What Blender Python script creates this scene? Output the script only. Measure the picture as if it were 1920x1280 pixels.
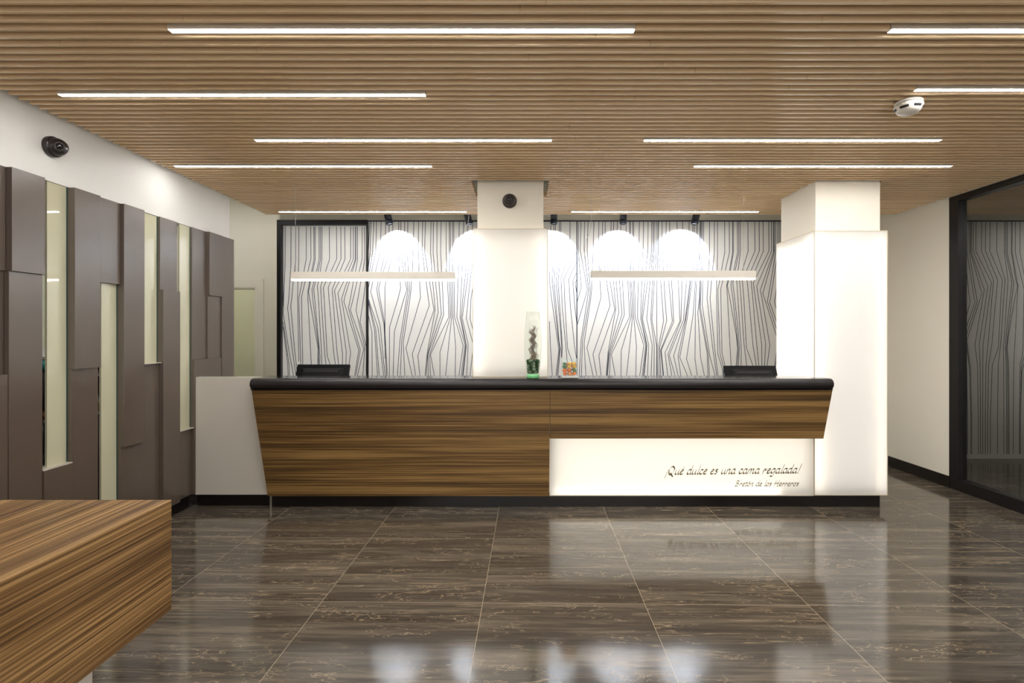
import bpy, bmesh, math, random
from mathutils import Vector, Matrix
random.seed(7)
D = bpy.data
C = bpy.context.scene.collection
for o in list(D.objects): D.objects.remove(o, do_unlink=True)

# ------------------------------------------------------------------ camera, world, exposure
F = 965.0; CX = 978.0; CY = 626.0; H = 1.33          # focal length in px, vanishing point, eye height
cam = D.cameras.new('camera'); cam.sensor_width = 36; cam.lens = F/1920*36
cam.shift_x = -(CX-960)/1920; cam.shift_y = (CY-640)/1920; cam.clip_start = .05
co = D.objects.new('camera', cam); C.objects.link(co)
co.location = (0, 0, H); co.rotation_euler = (math.pi/2, 0, 0)
S = bpy.context.scene
S.camera = co
S.view_settings.view_transform = 'Standard'; S.view_settings.look = 'None'
S.view_settings.gamma = 1; S.view_settings.use_curve_mapping = False
S.cycles.max_bounces = 8; S.cycles.diffuse_bounces = 5; S.cycles.glossy_bounces = 4; S.cycles.transparent_max_bounces = 16
S.view_settings.exposure = 0.75
w = D.worlds.new('world'); S.world = w; w.use_nodes = True
w.node_tree.nodes['Background'].inputs[0].default_value = (1, .97, .93, 1)
w.node_tree.nodes['Background'].inputs[1].default_value = 1.25      # sky fill through an opening added behind the viewer, brightens ceiling and walls
pl = D.lights.new('fill_portal', 'AREA'); pl.shape = 'RECTANGLE'; pl.size = 5.4; pl.size_y = 2.3; pl.cycles.is_portal = True
po = D.objects.new('fill_portal', pl); C.objects.link(po); po.location = (.5, -2.68, 1.3); po.rotation_euler = (math.pi/2, 0, 0)  # portal over the added fill opening in the front wall
STRIP = 41.0        # radiance of the ceiling strips
ZC = 2.505          # underside of the slatted ceiling
SLAB = 3.0
YB = 5.5            # papered back wall

def L(c):           # sRGB 0-255 -> linear
    return tuple(((v/255)/12.92 if v/255 <= .04045 else ((v/255+.055)/1.055)**2.4) for v in c) + (1,)

# ------------------------------------------------------------------ materials
def new_mat(name):
    m = D.materials.new(name); m.use_nodes = True
    return m, m.node_tree.nodes, m.node_tree.links, m.node_tree.nodes['Principled BSDF']
def mat(name, col, rough=.5, metal=0, coat=0, noise=0, nscale=8, spec=None, bump=0):
    m, n, l, b = new_mat(name)
    b.inputs['Base Color'].default_value = L(col); b.inputs['Roughness'].default_value = rough
    b.inputs['Metallic'].default_value = metal; b.inputs['Coat Weight'].default_value = coat
    if spec is not None: b.inputs['Specular IOR Level'].default_value = spec
    if noise or bump:
        tc = n.new('ShaderNodeTexCoord'); nz = n.new('ShaderNodeTexNoise'); nz.inputs['Scale'].default_value = nscale
        nz.inputs['Detail'].default_value = 5
        l.new(tc.outputs['Object'], nz.inputs['Vector'])
        if noise:
            r = n.new('ShaderNodeValToRGB'); c = L(col)
            r.color_ramp.elements[0].position = .3; r.color_ramp.elements[1].position = .7
            r.color_ramp.elements[0].color = tuple(v*(1-noise) for v in c[:3])+(1,)
            r.color_ramp.elements[1].color = tuple(min(1, v*(1+noise)) for v in c[:3])+(1,)
            l.new(nz.outputs['Fac'], r.inputs['Fac']); l.new(r.outputs['Color'], b.inputs['Base Color'])
        if bump:
            bp = n.new('ShaderNodeBump'); bp.inputs['Strength'].default_value = bump; bp.inputs['Distance'].default_value = .01
            l.new(nz.outputs['Fac'], bp.inputs['Height']); l.new(bp.outputs['Normal'], b.inputs['Normal'])
    return m
def emit(name, col, s):
    m, n, l, b = new_mat(name)
    b.inputs['Base Color'].default_value = L(col)
    b.inputs['Emission Color'].default_value = L(col); b.inputs['Emission Strength'].default_value = s
    return m
def node(n, t, **k):
    x = n.new(t)
    for a, v in k.items(): setattr(x, a, v)
    return x
def zebrano(name, axis, dark, mid, light, rough=.35, fine=170, broad=16, gain=2.6):
    """stripes that run along `axis` (0 = x, 1 = y) and vary across it"""
    m, n, l, b = new_mat(name)
    tc = n.new('ShaderNodeTexCoord')
    def noise(across, along, detail, dist=0):
        mp = n.new('ShaderNodeMapping'); s = [across]*3; s[axis] = along
        mp.inputs['Scale'].default_value = s
        l.new(tc.outputs['Object'], mp.inputs['Vector'])
        z = n.new('ShaderNodeTexNoise'); z.inputs['Scale'].default_value = 1
        z.inputs['Detail'].default_value = detail; z.inputs['Distortion'].default_value = dist
        l.new(mp.outputs['Vector'], z.inputs['Vector']); return z.outputs['Fac']
    a = noise(fine, .9, 3); c = noise(broad, .25, 2); d = noise(fine*2.6, 3, 1)
    def m2(op, x, y):
        q = node(n, 'ShaderNodeMath', operation=op)
        for i, v in enumerate((x, y)):
            if isinstance(v, (int, float)): q.inputs[i].default_value = v
            else: l.new(v, q.inputs[i])
        return q.outputs[0]
    v = m2('ADD', m2('MULTIPLY', a, 1.15), m2('ADD', m2('MULTIPLY', c, .95), m2('MULTIPLY', d, .35)))
    v = m2('MULTIPLY_ADD', m2('SUBTRACT', v, 1.225), gain)
    v.node.inputs[2].default_value = .5
    r = n.new('ShaderNodeValToRGB'); e = r.color_ramp.elements
    e[0].position = .1; e[0].color = L(dark); e[1].position = .95; e[1].color = L(light)
    q = e.new(.5); q.color = L(mid)
    l.new(v, r.inputs['Fac']); l.new(r.outputs['Color'], b.inputs['Base Color'])
    b.inputs['Roughness'].default_value = rough
    return m
def marble(name):
    m, n, l, b = new_mat(name)
    geo = n.new('ShaderNodeNewGeometry')
    mp = n.new('ShaderNodeMapping'); mp.inputs['Rotation'].default_value = (0, 0, .0145)
    l.new(geo.outputs['Position'], mp.inputs['Vector'])
    off = n.new('ShaderNodeVectorMath'); off.operation = 'ADD'; off.inputs[1].default_value = (-.57+8, -.145+8, 0)
    l.new(mp.outputs['Vector'], off.inputs[0])
    sep = n.new('ShaderNodeSeparateXYZ'); l.new(off.outputs[0], sep.inputs[0])
    def mth(op, x, y=0.0, z=None):
        q = node(n, 'ShaderNodeMath', operation=op)
        for i, v in enumerate((x, y) if z is None else (x, y, z)):
            if isinstance(v, (int, float)): q.inputs[i].default_value = v
            else: l.new(v, q.inputs[i])
        return q.outputs[0]
    def edge(a):
        t = mth('FRACT', mth('DIVIDE', a, .8))
        return mth('MINIMUM', t, mth('SUBTRACT', 1.0, t))
    g = mth('MINIMUM', edge(sep.outputs[0]), edge(sep.outputs[1]))
    grout = mth('LESS_THAN', g, .0012)
    tid = n.new('ShaderNodeCombineXYZ')
    l.new(mth('MULTIPLY', mth('FLOOR', mth('DIVIDE', sep.outputs[0], .8)), 3.7), tid.inputs[0])
    l.new(mth('MULTIPLY', mth('FLOOR', mth('DIVIDE', sep.outputs[1], .8)), 9.1), tid.inputs[1])
    l.new(mth('MULTIPLY', mth('FLOOR', mth('DIVIDE', sep.outputs[0], .8)), 1.3), tid.inputs[2])
    def coords(sx, sy, tilt=0.0):
        p = n.new('ShaderNodeMapping'); p.inputs['Scale'].default_value = (sx, sy, 1)
        p.inputs['Rotation'].default_value = (0, 0, tilt)
        l.new(off.outputs[0], p.inputs['Vector'])
        a = n.new('ShaderNodeVectorMath'); a.operation = 'ADD'
        l.new(p.outputs['Vector'], a.inputs[0]); l.new(tid.outputs[0], a.inputs[1]); return a.outputs[0]
    def noise(v, sc, det, dist=0.0, rough=.5):
        z = n.new('ShaderNodeTexNoise'); z.inputs['Scale'].default_value = sc; z.inputs['Detail'].default_value = det
        z.inputs['Distortion'].default_value = dist; z.inputs['Roughness'].default_value = rough
        l.new(v, z.inputs['Vector']); return z.outputs['Fac']
    bands = noise(coords(.55, 7.5), 1.6, 5, .3, .6)
    fine = noise(coords(2.2, 52), 1.0, 5, .1, .7)
    cloud = noise(coords(1.1, 2.2), 1.5, 3)
    base = n.new('ShaderNodeValToRGB'); e = base.color_ramp.elements
    e[0].position = .30; e[0].color = L((56, 49, 42)); e[1].position = .74; e[1].color = L((142, 129, 111))
    q = e.new(.5); q.color = L((84, 76, 66))
    l.new(mth('ADD', mth('MULTIPLY', bands, .6), mth('MULTIPLY', fine, .4)), base.inputs['Fac'])
    # short pale veins: thin iso-lines of distorted noises, gated by a cloud
    def vein(v, sc, det, dist, wd):
        x = mth('ABSOLUTE', mth('SUBTRACT', noise(v, sc, det, dist), .5))
        q = node(n, 'ShaderNodeMapRange'); q.inputs['From Min'].default_value = 0; q.inputs['From Max'].default_value = wd
        q.inputs['To Min'].default_value = 1; q.inputs['To Max'].default_value = 0
        l.new(x, q.inputs['Value']); return q.outputs[0]
    v1 = vein(coords(.45, 8.0, .03), 1.3, 6, .25, .009)
    v2 = vein(coords(4.0, 12.0, .25), 2.0, 8, .25, .012)
    gate = node(n, 'ShaderNodeMapRange'); gate.inputs['From Min'].default_value = .46; gate.inputs['From Max'].default_value = .62
    l.new(noise(coords(1.6, 6.5), 1.7, 3, .4), gate.inputs['Value'])
    gate2 = node(n, 'ShaderNodeMapRange'); gate2.inputs['From Min'].default_value = .42; gate2.inputs['From Max'].default_value = .6
    l.new(cloud, gate2.inputs['Value'])
    vv = mth('MAXIMUM', mth('MULTIPLY', v1, mth('MULTIPLY', gate2.outputs[0], .55)), mth('MULTIPLY', v2, mth('MULTIPLY', gate.outputs[0], .8)))
    mx = node(n, 'ShaderNodeMix', data_type='RGBA'); mx.inputs['B'].default_value = L((196, 172, 138))
    l.new(mth('MULTIPLY', vv, .9), mx.inputs['Factor']); l.new(base.outputs['Color'], mx.inputs['A'])
    mg = node(n, 'ShaderNodeMix', data_type='RGBA'); mg.inputs['B'].default_value = L((205, 186, 158))
    l.new(mth('MULTIPLY', grout, .9), mg.inputs['Factor']); l.new(mx.outputs['Result'], mg.inputs['A'])
    l.new(mg.outputs['Result'], b.inputs['Base Color'])
    rr = node(n, 'ShaderNodeMapRange'); rr.inputs['To Min'].default_value = .06; rr.inputs['To Max'].default_value = .14
    l.new(fine, rr.inputs['Value']); l.new(rr.outputs[0], b.inputs['Roughness'])
    b.inputs['IOR'].default_value = 1.72
    return m
def glassy(name, tint, refl=.1, rough=0.0):
    m, n, l, b = new_mat(name)
    out = n['Material Output']; t = n.new('ShaderNodeBsdfTransparent'); t.inputs[0].default_value = tint
    g = n.new('ShaderNodeBsdfGlossy'); g.inputs['Roughness'].default_value = rough
    f = n.new('ShaderNodeFresnel'); f.inputs['IOR'].default_value = 1.5
    a = node(n, 'ShaderNodeMath', operation='ADD'); a.inputs[1].default_value = refl; a.use_clamp = True
    ge = n.new('ShaderNodeNewGeometry'); fr = node(n, 'ShaderNodeMath', operation='SUBTRACT'); fr.inputs[0].default_value = 1; l.new(ge.outputs['Backfacing'], fr.inputs[1])
    fm = node(n, 'ShaderNodeMath', operation='MULTIPLY'); l.new(f.outputs[0], fm.inputs[0]); l.new(fr.outputs[0], fm.inputs[1])
    l.new(fm.outputs[0], a.inputs[0]); mx = n.new('ShaderNodeMixShader')
    l.new(a.outputs[0], mx.inputs[0]); l.new(t.outputs[0], mx.inputs[1]); l.new(g.outputs[0], mx.inputs[2])
    l.new(mx.outputs[0], out.inputs['Surface']); return m
def opal(name):
    m, n, l, b = new_mat(name)
    out = n['Material Output']; t = n.new('ShaderNodeBsdfTranslucent'); t.inputs[0].default_value = (.9, .895, .885, 1)
    d = n.new('ShaderNodeBsdfDiffuse'); d.inputs[0].default_value = (.86, .855, .84, 1)
    mx = n.new('ShaderNodeMixShader'); mx.inputs[0].default_value = .45
    l.new(t.outputs[0], mx.inputs[1]); l.new(d.outputs[0], mx.inputs[2])
    l.new(mx.outputs[0], out.inputs['Surface']); return m

M = {}
M['floor'] = marble('polished_brown_marble')
M['wall'] = mat('cream_wall_paint', (236, 229, 213), .6, noise=.012, nscale=3)
M['white'] = mat('white_wall_paint', (228, 226, 220), .5, noise=.01, nscale=3)
M['corridor'] = mat('pale_green_corridor_paint', (236, 236, 214), .6, noise=.01)
M['paper'] = mat('white_wallpaper', (240, 239, 236), .45, noise=.01, nscale=5)
M['line'] = mat('slate_wallpaper_ink', (52, 60, 76), .6, noise=.05)
M['slab'] = mat('plain_upper_ceiling', (206, 208, 200), .8, noise=.01)
M['void'] = mat('dark_void_board', (46, 38, 32), .8, noise=.05)
M['slat'] = zebrano('ceiling_slat_oak', 0, (224, 194, 154), (234, 206, 166), (241, 216, 180), .17, 90, 5, 1.3)
M['joint'] = mat('slat_joint_dark', (60, 42, 30), .8, noise=.05)
M['zebra'] = zebrano('zebrano_laminate', 0, (72, 50, 24), (114, 84, 43), (158, 124, 72), .4, 150, 14, 2.0)
M['zebra_y'] = zebrano('zebrano_laminate_desk', 1, (82, 56, 28), (128, 94, 52), (178, 140, 90), .36, 150, 13, 2.1)
M['black'] = mat('black_plinth_laminate', (20, 15, 14), .22, noise=.1)
M['frame'] = mat('black_frame_metal', (16, 12, 13), .3, noise=.1)
M['stone'] = mat('polished_black_countertop', (30, 27, 27), .13, noise=.15, nscale=160)
M['taupe'] = mat('taupe_lacquered_panel', (92, 80, 70), .25, spec=.9, noise=.02, nscale=4)
M['pane'] = mat('cream_backed_glass', (206, 202, 172), .03, coat=1.0, noise=.012, nscale=2)
M['teal'] = mat('green_glass_edge', (40, 92, 84), .15, noise=.05)
M['sill'] = mat('pale_sill', (190, 182, 166), .3, noise=.02)
M['partition'] = mat('white_lacquer_board', (205, 198, 186), .28, noise=.01)
M['glass'] = glassy('partition_glass', (.62, .63, .61, 1), .26)
M['clear'] = glassy('clear_glass', (.97, .985, .975, 1), .0)
M['greenglass'] = glassy('green_vase_base_glass', (.45, .82, .5, 1), .02)
M['opal'] = opal('opal_acrylic')
M['led'] = emit('led_strip', (252, 251, 250), STRIP)
M['rim'] = mat('opal_acrylic_rim', (214, 202, 180), .4, noise=.02)
M['plastic'] = mat('black_plastic', (11, 10, 12), .5, spec=.15, noise=.1, nscale=30)
M['plastic2'] = mat('charcoal_plastic', (24, 23, 25), .5, spec=.15, noise=.1, nscale=30)
M['camera'] = mat('dark_camera_housing', (44, 36, 34), .3, noise=.06)
M['lens'] = mat('camera_lens_glass', (14, 14, 20), .05, coat=1, noise=.05)
M['irled'] = mat('pale_infrared_diodes', (150, 146, 150), .3, noise=.05)
M['detector'] = mat('white_detector_plastic', (224, 218, 206), .4, noise=.01)
M['dark'] = mat('dark_slot', (28, 22, 20), .6, noise=.05)
M['lamp'] = mat('white_lamp_housing', (214, 206, 192), .4, noise=.01)
M['spot'] = mat('black_spot_housing', (38, 40, 52), .4, noise=.05)
M['spotface'] = emit('spot_lamp_face', (225, 233, 255), .6)
M['cable'] = mat('pale_lamp_cable', (190, 184, 174), .5, noise=.03)
M['text'] = mat('olive_lettering', (112, 100, 62), .5, noise=.1, nscale=60)
M['twig'] = mat('dry_twig', (112, 84, 56), .7, noise=.3, nscale=60)
M['moss'] = mat('green_moss_stone', (46, 78, 44), .8, noise=.5, nscale=60, bump=.6)
M['moss2'] = mat('grey_green_moss_stone', (126, 142, 116), .8, noise=.4, nscale=60, bump=.6)
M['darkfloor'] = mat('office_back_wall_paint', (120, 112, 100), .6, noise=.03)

# ------------------------------------------------------------------ mesh helpers
def box(bm, a, b, mi=0):
    x0, y0, z0 = (min(a[i], b[i]) for i in range(3)); x1, y1, z1 = (max(a[i], b[i]) for i in range(3))
    v = [bm.verts.new(p) for p in ((x0,y0,z0),(x1,y0,z0),(x1,y1,z0),(x0,y1,z0),(x0,y0,z1),(x1,y0,z1),(x1,y1,z1),(x0,y1,z1))]
    for f in ((0,3,2,1),(4,5,6,7),(0,1,5,4),(1,2,6,5),(2,3,7,6),(3,0,4,7)):
        bm.faces.new([v[i] for i in f]).material_index = mi
def prism(bm, pts, axis, a, b, mi=0):
    """polygon (list of 2-tuples in the plane normal to axis) extruded from a to b along axis"""
    def P(p, t):
        if axis == 0: return (t, p[0], p[1])
        if axis == 1: return (p[0], t, p[1])
        return (p[0], p[1], t)
    va = [bm.verts.new(P(p, a)) for p in pts]; vb = [bm.verts.new(P(p, b)) for p in pts]
    n = len(pts); fs = [bm.faces.new(va), bm.faces.new(vb[::-1])]
    for i in range(n): fs.append(bm.faces.new((va[i], vb[i], vb[(i+1) % n], va[(i+1) % n])))
    for f in fs: f.material_index = mi
    for f in fs[:2]:
        for e in f.edges: e.smooth = False
    return fs
def lathe(bm, prof, seg=32, mi=0, M4=None, close=True):
    """(r, z) profile about z"""
    rings = []
    for r, z in prof:
        if r < 1e-6: rings.append([bm.verts.new((0, 0, z))])
        else: rings.append([bm.verts.new((r*math.cos(2*math.pi*k/seg), r*math.sin(2*math.pi*k/seg), z)) for k in range(seg)])
    new = [v for r in rings for v in r]
    for A, B in zip(rings, rings[1:]):
        for k in range(seg):
            k2 = (k+1) % seg
            if len(A) == 1 and len(B) == 1: continue
            if len(A) == 1: f = bm.faces.new((A[0], B[k2], B[k]))
            elif len(B) == 1: f = bm.faces.new((A[k], A[k2], B[0]))
            else: f = bm.faces.new((A[k], A[k2], B[k2], B[k]))
            f.material_index = mi; f.smooth = True
    if M4 is not None: bmesh.ops.transform(bm, matrix=M4, verts=new)
    return new
def tube(bm, pts, r, seg=6, mi=0):
    pts = [Vector(p) for p in pts]; rings = []
    for i, p in enumerate(pts):
        d = (pts[min(i+1, len(pts)-1)] - pts[max(i-1, 0)]).normalized()
        u = d.cross(Vector((0, 0, 1)) if abs(d.z) < .9 else Vector((1, 0, 0))).normalized(); v = d.cross(u)
        rr = r[i] if isinstance(r, (list, tuple)) else r
        rings.append([bm.verts.new(p + (u*math.cos(2*math.pi*k/seg) + v*math.sin(2*math.pi*k/seg))*rr) for k in range(seg)])
    for A, B in zip(rings, rings[1:]):
        for k in range(seg):
            f = bm.faces.new((A[k], A[(k+1) % seg], B[(k+1) % seg], B[k])); f.smooth = True; f.material_index = mi
    bm.faces.new(rings[0][::-1]).material_index = mi; bm.faces.new(rings[-1]).material_index = mi
def obj(name, bm, mats, parent=None, label=None, bevel=0, seg=2):
    bmesh.ops.recalc_face_normals(bm, faces=bm.faces)
    me = D.meshes.new(name); bm.to_mesh(me); bm.free()
    for m in (mats if isinstance(mats, (list, tuple)) else [mats]): me.materials.append(m)
    o = D.objects.new(name, me); C.objects.link(o)
    if parent: o.parent = parent
    if label: o['label'] = label
    if bevel:
        b = o.modifiers.new('bevel', 'BEVEL'); b.width = bevel; b.segments = seg; b.limit_method = 'ANGLE'
        b.harden_normals = False
    return o
def bx(name, a, b, m, parent=None, bevel=0, label=None):
    bm = bmesh.new(); box(bm, a, b); return obj(name, bm, m, parent, label, bevel)
def thing(name, label, cat, loc=(0, 0, 0), group=None, rot=(0, 0, 0)):
    o = D.objects.new(name, None); C.objects.link(o); o.empty_display_size = .05
    o.location = loc; o.rotation_euler = rot
    o['label'] = label; o['category'] = cat
    if group: o['group'] = group
    return o
def tag(o, label, cat, group=None, kind=None):
    o['label'] = label; o['category'] = cat
    if group: o['group'] = group
    if kind: o['kind'] = kind
    return o
def struct(o, label=None):
    o['kind'] = 'structure'
    if label: o['label'] = label
    return o
def dup(root, label, loc=None, group=None, rot=None):
    r = root.copy(); C.objects.link(r)
    if loc is not None: r.location = loc
    if rot is not None: r.rotation_euler = rot
    if label: r['label'] = label
    if group: r['group'] = group
    for ch in list(root.children):
        c = ch.copy(); C.objects.link(c); c.parent = r
        for g in ch.children:
            d = g.copy(); C.objects.link(d); d.parent = c
    return r
def px(x, Y): return (x-CX)*Y/F
def pz(y, Y): return H-(y-CY)*Y/F

# ------------------------------------------------------------------ setting: floor, walls, ceilings
XR = 3.71; YBK = -2.6; XO = -4.6; YD = 6.2
bm = bmesh.new(); box(bm, (XO-.1, YBK-.1, -.1), (7.3, 7.7, 0)); struct(obj('floor', bm, M['floor']), 'polished dark brown marble tile floor')
bm = bmesh.new(); box(bm, (XO-.1, YBK-.1, SLAB), (7.3, 7.7, SLAB+.1)); struct(obj('ceiling', bm, M['slab']), 'plain upper ceiling above the slats')

# pillars
PL = (-.344, .170, 4.0, 4.49); PR = (2.27, 2.768, 3.975, 4.5)
for P, lb in ((PL, 'cream square pillar left of the middle, behind the counter'), (PR, 'cream square pillar at the right end of the counter')):
    bm = bmesh.new(); box(bm, (P[0], P[2], 0), (P[1], P[3], SLAB)); struct(obj('pillar', bm, M['wall']), lb)

# slatted ceiling: rounded slats along x, cut out round the pillars and where a light strip replaces a slat
PIT = .0537; Y0 = 1.993; XL = -2.515
lights = [(0, -1.363), (10, -2.271), (21, -1.616), (21, .741), (30, -2.429), (30, 1.208), (55, -2.33), (55, .478), (0, 1.423), (9, 1.893),
          (-13, -1.9), (-13, .6), (-28, -.9), (-28, 1.4), (-45, -2.0), (-45, .5), (-62, -1.2), (-62, 1.3)]
bm = bmesh.new()
prof = [(-.0078, .045), (-.0078, .0022), (-.0070, .0006), (-.0055, 0), (.0055, 0), (.0070, .0006), (.0078, .0022), (.0078, .045)]
for k in range(-84, 58):
    y = Y0 + PIT*k
    cuts = []
    for (ki, x0) in lights:
        if ki == k: cuts.append((x0-.002, x0+1.802))
    if 3.975 < y < 4.36: cuts.append((PL[0]-.045, PL[1]+.045))
    elif 4.36 <= y < 4.50: cuts.append((PL[0]-.004, PL[1]+.004))
    if 3.96 < y < 4.52: cuts.append((PR[0]-.005, PR[1]+.012))
    j = -2.5 + random.random()*1.6
    while j < XR:
        cuts.append((j-.0007, j+.0007)); j += 2.4
    cuts.sort(); x = XL - .004*(k % 2); end = XR - .03 + .004*(k % 2)
    segs = []
    for a, b in cuts:
        if a > x: segs.append((x, min(a, end)))
        x = max(x, b)
    if x < end: segs.append((x, end))
    for a, b in segs:
        if b-a < .004: continue
        fs = prism(bm, [(y+p[0], ZC+p[1]) for p in prof], 0, a, b)
box(bm, (XL, YBK, ZC+.055), (XR, 3.9, ZC+.075), 1)
o = obj('ceiling_slats', bm, [M['slat'], M['void']]); struct(o, 'lowered ceiling of narrow oak slats')
bm = bmesh.new()
box(bm, (XL, 3.9, ZC+.055), (PL[0]-.06, 5.07, ZC+.065)); box(bm, (PL[1]+.06, 3.9, ZC+.055), (PR[0]-.02, 5.07, ZC+.065))
box(bm, (PL[0]-.06, 4.5, ZC+.055), (PL[1]+.06, 5.07, ZC+.065)); box(bm, (PR[1]+.03, 3.9, ZC+.055), (XR, 5.07, ZC+.065))
struct(obj('ceiling_backing', bm, M['void']), 'dark board above the slats')

# papered back wall with its ink lines
def trace(x0, s, lines):
    out = []
    for ln in lines:
        out.append([(x0+u/s, 410+v/s) for u, v in ln])
    return out
SA = 8.533
A = [[(127,30),(120,520),(167,1100),(103,1325)],
 [(165,35),(150,510),(265,1130),(225,1280),(105,1690)],
 [(222,35),(212,490),(285,1140),(265,1280),(165,1940),(135,2500)],
 [(275,35),(262,520),(312,1160),(298,1280),(185,1960),(170,2500)],
 [(370,35),(355,550),(338,1000),(333,1130),(318,1280),(212,1990),(240,2500)],
 [(450,40),(440,540),(465,985),(483,1260),(475,1290),(258,2060),(355,2500)],
 [(510,40),(500,520),(570,985),(610,1280),(628,1385),(353,2165),(415,2500)],
 [(552,40),(545,510),(625,985),(670,1280),(703,1455),(448,2185),(482,2500)],
 [(645,40),(637,480),(680,985),(705,1280),(718,1450),(595,2130),(565,2500)],
 [(685,40),(672,500),(722,985),(748,1280),(768,1495),(605,2150),(576,2500)],
 [(743,40),(738,500),(775,985),(798,1280),(818,1530),(612,2165),(588,2500)],
 [(800,40),(798,500),(825,985),(840,1280),(855,1535),(630,2170),(618,2500)],
 [(885,40),(885,500),(912,985),(925,1280),(938,1570),(648,2170),(708,2500)],
 [(935,40),(945,500),(945,985),(955,1280),(965,1570),(805,2110),(800,2500)],
 [(952,40),(960,985),(978,1280),(985,1570),(950,1940),(890,2500)],
 [(985,40),(1000,985),(1000,1280),(1005,1570),(1048,2030),(1037,2500)]]
B = [[(-21,40),(-9,985),(-1,1280),(5,1580),(142,2025),(78,2500)],
 [(72,45),(62,500),(55,985),(47,1280),(41,1585),(172,2025),(118,2500)],
 [(138,45),(132,480),(112,985),(100,1280),(92,1600),(185,2025),(135,2500)],
 [(210,45),(207,500),(160,985),(133,1280),(108,1600),(192,2025),(148,2500)],
 [(268,45),(265,530),(203,985),(165,1280),(122,1600),(220,2020),(200,2500)],
 [(290,45),(288,530),(242,985),(218,1280),(188,1600),(275,2025),(258,2500)],
 [(310,45),(303,560),(282,985),(268,1280),(252,1600),(310,2035),(303,2500)],
 [(340,45),(335,580),(310,985),(292,1280),(270,1610),(348,2040),(348,2500)],
 [(365,45),(360,620),(353,985),(350,1280),(348,1640),(355,2060),(358,2500)],
 [(380,45),(375,560),(410,985),(432,1280),(457,1635),(380,2030),(385,2500)],
 [(432,45),(430,500),(465,985),(480,1280),(507,1630),(395,2060),(412,2500)],
 [(500,45),(495,450),(538,985),(565,1280),(597,1640),(412,2100),(450,2500)],
 [(555,45),(555,500),(585,985),(600,1280),(620,1650),(420,2100),(458,2500)],
 [(670,45),(675,500),(690,985),(705,1280),(718,1640),(480,2140),(522,2500)],
 [(763,45),(760,600),(752,985),(745,1280),(735,1630),(527,2165),(587,2500)],
 [(865,45),(858,600),(825,985),(800,1280),(775,1620),(548,2180),(638,2500)],
 [(925,45),(920,600),(880,985),(845,1280),(800,1620),(617,2190),(688,2500)],
 [(950,45),(945,600),(892,985),(858,1280),(812,1610),(688,2200),(732,2500)],
 [(983,45),(975,600),(915,985),(875,1280),(832,1610),(715,2215),(835,2500)],
 [(1003,45),(1000,600),(965,985),(947,1280),(925,1560),(823,2240),(903,2500)],
 [(1040,50),(1030,600),(985,985),(970,1280),(965,1500),(958,2240),(995,2500)]]
CC = [[(22,50),(10,700),(15,985),(5,1280),(-20,1500),(10,1950),(22,2210),(83,2500)],
 [(35,50),(30,700),(20,985),(12,1280),(5,1440),(130,2160),(140,2500)],
 [(50,50),(45,700),(35,985),(25,1280),(20,1420),(148,2180),(165,2500)],
 [(73,50),(72,700),(62,985),(55,1280),(50,1380),(170,2190),(252,2500)],
 [(168,50),(165,600),(145,985),(128,1280),(215,2050),(280,2500)],
 [(243,50),(243,540),(200,985),(175,1280),(250,2080),(300,2500)],
 [(293,50),(293,600),(282,985),(280,1280),(300,2160),(380,2430)],
 [(408,50),(410,540),(328,985),(300,1140),(303,1280),(335,2160),(390,2370)],
 [(482,50),(485,540),(380,985),(345,1120),(348,1280),(365,2140),(408,2330)],
 [(533,50),(535,540),(460,985),(440,1070),(455,1280),(485,1880),(510,2330)],
 [(548,50),(548,540),(475,985),(450,1070),(492,1280),(600,1900),(615,2080),(592,2330)],
 [(610,50),(615,540),(520,985),(508,1050),(540,1280),(605,1860),(628,2080),(610,2330)],
 [(635,50),(637,540),(545,985),(540,1040),(568,1280),(615,1700),(645,2060),(628,2330)],
 [(658,50),(660,540),(600,985),(620,1280),(655,1820),(675,2080),(670,2330)],
 [(778,50),(782,520),(645,985),(670,1280),(715,1980),(757,2330)],
 [(888,50),(892,520),(690,985),(715,1280),(755,2060),(852,2330)],
 [(958,50),(962,520),(765,985),(795,1280),(860,2020),(910,2330)],
 [(1022,50),(1025,520),(830,985),(858,1280),(915,1960),(952,2330)],
 [(1112,50),(1115,520),(865,1025),(900,1280),(1000,2010),(1003,2330)],
 [(1155,50),(1158,520),(920,1080),(950,1280),(1062,2000),(1045,2330)],
 [(1185,50),(1190,530),(978,1140),(1005,1280),(1130,2020),(1088,2330)],
 [(1198,50),(1200,540),(1018,1195),(1045,1280),(1260,1950),(1200,2400)],
 [(1222,50),(1222,540),(1140,1050),(1090,1320),(1280,1900),(1215,2400)],
 [(1262,50),(1255,540),(1140,1280),(1125,1330),(1300,1830),(1260,2400)],
 [(1290,50),(1290,600),(1222,1220),(1205,1330),(1330,1800),(1320,2400)],
 [(1400,50),(1400,560),(1330,1100),(1310,1400),(1390,2000),(1370,2400)],
 [(1470,50),(1475,560),(1420,1100),(1400,1500),(1440,2000),(1430,2400)]]
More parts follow.
